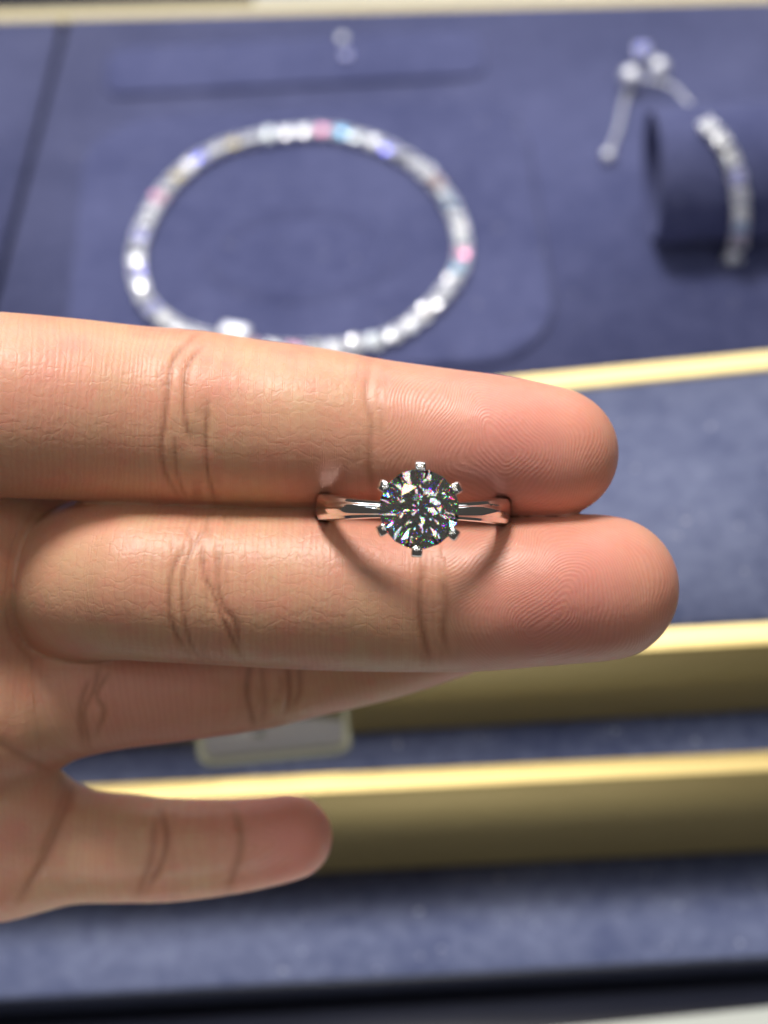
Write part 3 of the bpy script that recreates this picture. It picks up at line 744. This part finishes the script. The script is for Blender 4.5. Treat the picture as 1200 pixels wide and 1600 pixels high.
def surface_nets(F):
    S = F < 0
    cnt = np.zeros(tuple(n - 1 for n in F.shape), np.int8)
    offs = [(i, j, k) for i in (0, 1) for j in (0, 1) for k in (0, 1)]
    def sl(A, o): return A[o[0]:A.shape[0] - 1 + o[0], o[1]:A.shape[1] - 1 + o[1], o[2]:A.shape[2] - 1 + o[2]]
    for o in offs: cnt += sl(S, o)
    act = (cnt > 0) & (cnt < 8); I = np.argwhere(act)
    vals = {o: F[I[:, 0] + o[0], I[:, 1] + o[1], I[:, 2] + o[2]] for o in offs}
    P_ = np.zeros((len(I), 3), np.float32); N_ = np.zeros(len(I), np.float32)
    for o in offs:
        for ax in range(3):
            if o[ax] == 0:
                o2 = tuple(1 if q == ax else o[q] for q in range(3)); a, b = vals[o], vals[o2]
                m = (a < 0) != (b < 0); t = np.where(m, a / np.where(m, a - b, 1), 0)
                p = np.zeros((len(I), 3), np.float32); p[:] = o; p[:, ax] = t
                P_ += p * m[:, None]; N_ += m
    P_ = (I + P_ / N_[:, None])
    idx = np.full(act.shape, -1, np.int32); idx[act] = np.arange(len(I))
    quads = []
    for ax in range(3):
        b, c = (ax + 1) % 3, (ax + 2) % 3
        sA = [slice(1, -1)] * 3; sA[ax] = slice(0, -1); sB = list(sA); sB[ax] = slice(1, None)
        A, B = S[tuple(sA)], S[tuple(sB)]
        E = np.argwhere(A != B)
        flip = A[E[:, 0], E[:, 1], E[:, 2]]
        E = E.copy(); E[:, b] += 1; E[:, c] += 1
        def g(db, dc):
            e = E.copy(); e[:, b] -= db; e[:, c] -= dc; return idx[e[:, 0], e[:, 1], e[:, 2]]
        q = np.stack([g(1, 1), g(0, 1), g(0, 0), g(1, 0)], 1); q[~flip] = q[~flip][:, ::-1]; quads.append(q)
    return P_, np.concatenate(quads)
V_, F_ = surface_nets(PF); del PF
V_ = V_ * H + np.array([GX0, GY0, GZ0], np.float32)
E_ = np.concatenate([F_[:, [0, 1]], F_[:, [1, 2]], F_[:, [2, 3]], F_[:, [3, 0]]])
deg = np.bincount(E_.ravel(), minlength=len(V_)).astype(np.float32)
def lap(A):
    out = np.stack([np.bincount(E_[:, 0], A[E_[:, 1], k], len(V_)) + np.bincount(E_[:, 1], A[E_[:, 0], k], len(V_)) for k in range(A.shape[1])], 1)
    return out / deg[:, None]
for it in range(3):
    V_ = V_ + 0.5 * (lap(V_) - V_); V_ = V_ - 0.52 * (lap(V_) - V_)
def vnormals(V, F):
    n = np.cross(V[F[:, 2]] - V[F[:, 0]], V[F[:, 3]] - V[F[:, 1]]); N = np.stack([sum(np.bincount(F[:, i], n[:, k], len(V)) for i in range(4)) for k in range(3)], 1)
    return N / (np.linalg.norm(N, axis=1, keepdims=True) + 1e-12)
NV = vnormals(V_, F_)
# nearest finger, distance along it, place around it
best = np.full(len(V_), 1e9, np.float32); fid = np.full(len(V_), -1); along = np.zeros(len(V_), np.float32); around = np.zeros(len(V_), np.float32)
for i, ch in enumerate(fingers):
    acc = 0.0; L = float(np.linalg.norm(np.diff(ch[:, :3], axis=0), axis=1).sum())
    for q, (a, b) in enumerate(zip(ch[:-1], ch[1:])):
        d = b[:3] - a[:3]; l = float(np.linalg.norm(d)); X = V_ - a[:3]; t0 = (X @ d) / (l * l); t = np.clip(t0, 0, 1)
        R = X - t[:, None] * d; D = np.linalg.norm(R, axis=1) - (a[3] + t * (b[3] - a[3]))
        m = (D < best - 1e-4) & (D < 1.2)
        n1 = np.array([-d[1], d[0], 0]); n1 /= np.linalg.norm(n1); n2 = np.cross(d / l, n1)
        best[m] = D[m]; fid[m] = i; along[m] = (L - acc - t * l)[m]
        around[m] = (np.arctan2(R @ n1, R @ n2) * 7.5)[m]; acc += l
palm = fid < 0
along[palm] = -V_[palm, 0]; around[palm] = V_[palm, 1]
# photograph pixel of every vertex, for laying the creases of the palm side
sc_ = (FD - V_[:, 2]) / FD * K
PX = V_[:, 0] / sc_ + 600; PY = 800 - V_[:, 1] / sc_
front = np.clip(NV[:, 2] * 1.6 + 0.25, 0, 1)
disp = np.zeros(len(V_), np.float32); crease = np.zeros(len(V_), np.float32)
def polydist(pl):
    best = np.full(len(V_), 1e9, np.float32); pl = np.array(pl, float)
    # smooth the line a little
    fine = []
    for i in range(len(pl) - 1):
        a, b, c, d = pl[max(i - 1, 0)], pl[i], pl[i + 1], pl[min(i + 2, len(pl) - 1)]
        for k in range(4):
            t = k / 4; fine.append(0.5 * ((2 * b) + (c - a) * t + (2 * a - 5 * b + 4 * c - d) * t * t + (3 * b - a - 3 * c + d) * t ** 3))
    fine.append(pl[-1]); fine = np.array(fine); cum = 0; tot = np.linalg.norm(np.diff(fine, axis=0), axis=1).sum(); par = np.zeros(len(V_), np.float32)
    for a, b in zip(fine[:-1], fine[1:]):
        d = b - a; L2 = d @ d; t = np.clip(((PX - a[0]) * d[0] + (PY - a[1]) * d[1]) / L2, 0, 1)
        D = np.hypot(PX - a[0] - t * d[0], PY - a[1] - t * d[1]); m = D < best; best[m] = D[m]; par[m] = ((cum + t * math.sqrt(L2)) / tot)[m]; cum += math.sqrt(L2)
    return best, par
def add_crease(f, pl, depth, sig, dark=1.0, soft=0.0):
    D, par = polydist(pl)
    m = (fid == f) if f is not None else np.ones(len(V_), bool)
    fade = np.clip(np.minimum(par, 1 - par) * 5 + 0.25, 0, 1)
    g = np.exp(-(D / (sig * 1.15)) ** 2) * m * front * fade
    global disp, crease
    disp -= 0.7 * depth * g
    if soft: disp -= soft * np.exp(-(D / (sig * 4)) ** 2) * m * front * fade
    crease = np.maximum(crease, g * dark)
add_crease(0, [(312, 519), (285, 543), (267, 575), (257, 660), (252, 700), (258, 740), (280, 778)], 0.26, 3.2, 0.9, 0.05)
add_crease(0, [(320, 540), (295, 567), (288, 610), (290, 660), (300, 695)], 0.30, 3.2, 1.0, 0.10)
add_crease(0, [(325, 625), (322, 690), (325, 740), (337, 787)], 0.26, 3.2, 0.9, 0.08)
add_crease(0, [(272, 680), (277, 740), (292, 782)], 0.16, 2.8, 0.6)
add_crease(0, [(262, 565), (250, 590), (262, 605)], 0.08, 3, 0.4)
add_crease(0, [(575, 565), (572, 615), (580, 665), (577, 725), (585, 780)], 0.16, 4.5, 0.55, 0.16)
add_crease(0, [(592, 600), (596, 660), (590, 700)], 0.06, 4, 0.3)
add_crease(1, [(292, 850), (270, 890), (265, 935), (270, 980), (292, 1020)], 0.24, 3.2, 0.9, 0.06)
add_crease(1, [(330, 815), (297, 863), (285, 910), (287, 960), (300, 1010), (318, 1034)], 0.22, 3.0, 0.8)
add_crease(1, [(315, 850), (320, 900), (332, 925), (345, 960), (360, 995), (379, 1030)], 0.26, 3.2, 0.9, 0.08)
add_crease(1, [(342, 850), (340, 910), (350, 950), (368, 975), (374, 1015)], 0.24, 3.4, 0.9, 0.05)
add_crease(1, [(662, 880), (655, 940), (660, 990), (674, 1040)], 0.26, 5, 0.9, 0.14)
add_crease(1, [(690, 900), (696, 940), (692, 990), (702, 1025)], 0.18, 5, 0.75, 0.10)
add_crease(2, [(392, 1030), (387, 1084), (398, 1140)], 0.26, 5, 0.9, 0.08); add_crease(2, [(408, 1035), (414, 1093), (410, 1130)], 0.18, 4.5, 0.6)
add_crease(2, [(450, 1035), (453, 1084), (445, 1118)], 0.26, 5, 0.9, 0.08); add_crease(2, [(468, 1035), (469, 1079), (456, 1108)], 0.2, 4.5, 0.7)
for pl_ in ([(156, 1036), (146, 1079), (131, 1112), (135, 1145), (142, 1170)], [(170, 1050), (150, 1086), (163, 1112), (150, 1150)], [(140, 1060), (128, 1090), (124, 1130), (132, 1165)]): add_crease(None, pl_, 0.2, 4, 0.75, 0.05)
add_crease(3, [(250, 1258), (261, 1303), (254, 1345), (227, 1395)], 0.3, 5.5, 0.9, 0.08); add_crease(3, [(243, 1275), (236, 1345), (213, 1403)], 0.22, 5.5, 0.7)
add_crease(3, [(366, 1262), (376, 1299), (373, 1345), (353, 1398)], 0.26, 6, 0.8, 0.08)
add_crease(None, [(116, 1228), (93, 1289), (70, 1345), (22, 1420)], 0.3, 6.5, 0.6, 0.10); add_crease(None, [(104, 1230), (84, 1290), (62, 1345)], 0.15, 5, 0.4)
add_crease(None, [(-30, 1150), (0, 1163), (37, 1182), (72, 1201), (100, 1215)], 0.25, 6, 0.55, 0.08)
# soft cross folds gathered round each joint
for f, px, wd in ((0, 300, 48), (0, 582, 30), (1, 322, 60), (1, 675, 40), (2, 425, 60), (3, 245, 34), (3, 365, 26)):
    wv = np.sin(along * (2 * math.pi / 1.9) + 1.1 * np.sin(around * 0.55 + f) + 0.8 * np.sin(around * 1.7 + along)) * 0.5 + 0.5
    wr = wv ** 4 * np.exp(-((PX - px) / wd) ** 2) * front * (fid == f) * (0.5 + 0.5 * np.sin(around * 0.9 + along * 0.6 + px))
    disp -= 0.09 * wr; crease = np.maximum(crease, 0.38 * wr)
# pads: small swellings and dents
def dent(f, px, py, r, depth, ry=None):
    global disp
    m = (fid == f) if f is not None else 1.0
    disp -= depth * np.exp(-((PX - px) / r) ** 2 - ((PY - py) / (ry or r)) ** 2) * m * front
dent(0, 305, 690, 18, 0.22, 30); dent(0, 770, 690, 90, -0.35, 70); dent(0, 440, 660, 80, -0.25, 80); dent(1, 860, 910, 95, -0.4, 75); dent(1, 520, 925, 85, -0.3, 85)
dent(1, 690, 950, 26, 0.35, 60); dent(0, 120, 640, 90, -0.25, 90); dent(1, 170, 900, 60, -0.3, 70)
V_ = V_ + NV * disp[:, None]
# fine ridges: loops on the finger pads, cross lines elsewhere
phase = (2 * math.pi / 0.66) * along + 0.9 * np.sin(around * 0.5 + along * 0.22)
amp = np.full(len(V_), 0.85, np.float32); flush = np.zeros(len(V_), np.float32); tipm = np.zeros(len(V_), np.float32)
def sstep(a, b, x):
    t = np.clip((x - a) / (b - a), 0, 1); return t * t * (3 - 2 * t)
cores = [(0, 800, 712, -0.2, 585), (1, 888, 955, -0.2, 690), (2, 760, 950, -18, 600), (3, 430, 1310, -24, 372)]
for f, px, py, z, dip in cores:
    c = np.array(Q(px, py, z)); m = fid == f
    ch = fingers[f]; ax = ch[-1, :3] - ch[-12, :3]; ax = ax / np.linalg.norm(ax)
    wq = V_ * 0.42; wob = np.stack([np.sin(wq[:, 1] * 1.3 + f) + 0.6 * np.sin(wq[:, 0] * 2.1 + wq[:, 1]), np.sin(wq[:, 0] * 1.1 + 2 * f) + 0.5 * np.sin(wq[:, 1] * 2.3 - wq[:, 0]), 0 * wq[:, 2]], 1) * 0.7
    dlt = V_ + wob - c; ds = dlt @ ax; dp = np.sqrt(np.maximum((dlt ** 2).sum(1) - ds ** 2, 0)); side = dlt[:, 1]
    ds2 = ds + 0.30 * np.abs(side) * sstep(0, -4, ds) + (0.5 if f else -0.5) * side * sstep(2, -4, ds)
    g = 0.85 - 0.4 * sstep(2, -10, ds)
    # nested loops: distance to a short slanting core line, not to a point
    sd = side * (1 if f else -1); q_ = np.clip(-(ds * 0.86 + sd * 0.5), 0, 3.6)
    ex, ey = ds + q_ * 0.86, sd + q_ * 0.5
    r3 = np.sqrt(np.maximum(dp ** 2 - side ** 2, 0))
    D0 = np.sqrt(ex ** 2 + (ey * 0.8) ** 2 + (0.8 * r3) ** 2 + 0.3)
    D = D0 + 0.10 * side + (0.25 * np.sqrt(side ** 2 + 4)) * sstep(-2, -8, ds)
    ph = 2 * math.pi / 0.37 * D
    crs = np.array(Q(dip, py, z)); wgt = sstep(-0.5, 1.5, (V_ - crs) @ ax) * m; wf = sstep(-6, 7, (V_ - crs) @ ax) * m
    phase = np.where(wgt > 0.5, ph, phase); amp = amp * (1 - wgt) + 1.0 * wgt; amp = amp * (1 - 0.8 * np.exp(-((wgt - 0.5) / 0.3) ** 2) * m * (wgt > 0.02) * (wgt < 0.98))
    tipm = np.maximum(tipm, wgt); flush = np.maximum(flush, wf * (0.35 + 0.5 * np.exp(-(np.hypot(ds, dp) / 9.0) ** 2)))
flush = np.maximum(flush, 0.55 * np.exp(-((PX - 640) / 150) ** 2 - ((PY - 790) / 110) ** 2) * (fid < 2))
flush = np.maximum(flush, 0.35 * np.exp(-((PX - 60) / 120) ** 2 - ((PY - 600) / 80) ** 2))
flush = np.maximum(flush, 0.5 * (fid == 2) * np.exp(-((PX - 230) / 120) ** 2))
amp[palm] *= 0.5
hm = bpy.data.meshes.new('hand')
hm.vertices.add(len(V_)); hm.vertices.foreach_set('co', (V_ * MM).astype(np.float32).ravel())
hm.loops.add(F_.size); hm.loops.foreach_set('vertex_index', F_.astype(np.int32).ravel())
hm.polygons.add(len(F_)); hm.polygons.foreach_set('loop_start', np.arange(0, F_.size, 4, dtype=np.int32)); hm.polygons.foreach_set('loop_total', np.full(len(F_), 4, np.int32))
hm.polygons.foreach_set('use_smooth', np.ones(len(F_), bool))
hm.update(calc_edges=True); hm.validate()
for nm, arr in (('ridge_phase', phase), ('ridge_amp', amp), ('crease', crease), ('flush', flush), ('along', along), ('around', around), ('finger_tip', tipm)):
    a = hm.attributes.new(nm, 'FLOAT', 'POINT'); a.data.foreach_set('value', arr.astype(np.float32))
hm.materials.append(M_SKIN)
hand = bpy.data.objects.new('hand', hm); COL.objects.link(hand); hand.matrix_world = VIEW
tag(hand, 'bare left hand, palm to the viewer, nipping the ring between index and middle finger', 'hand')
print('hand verts', len(V_))
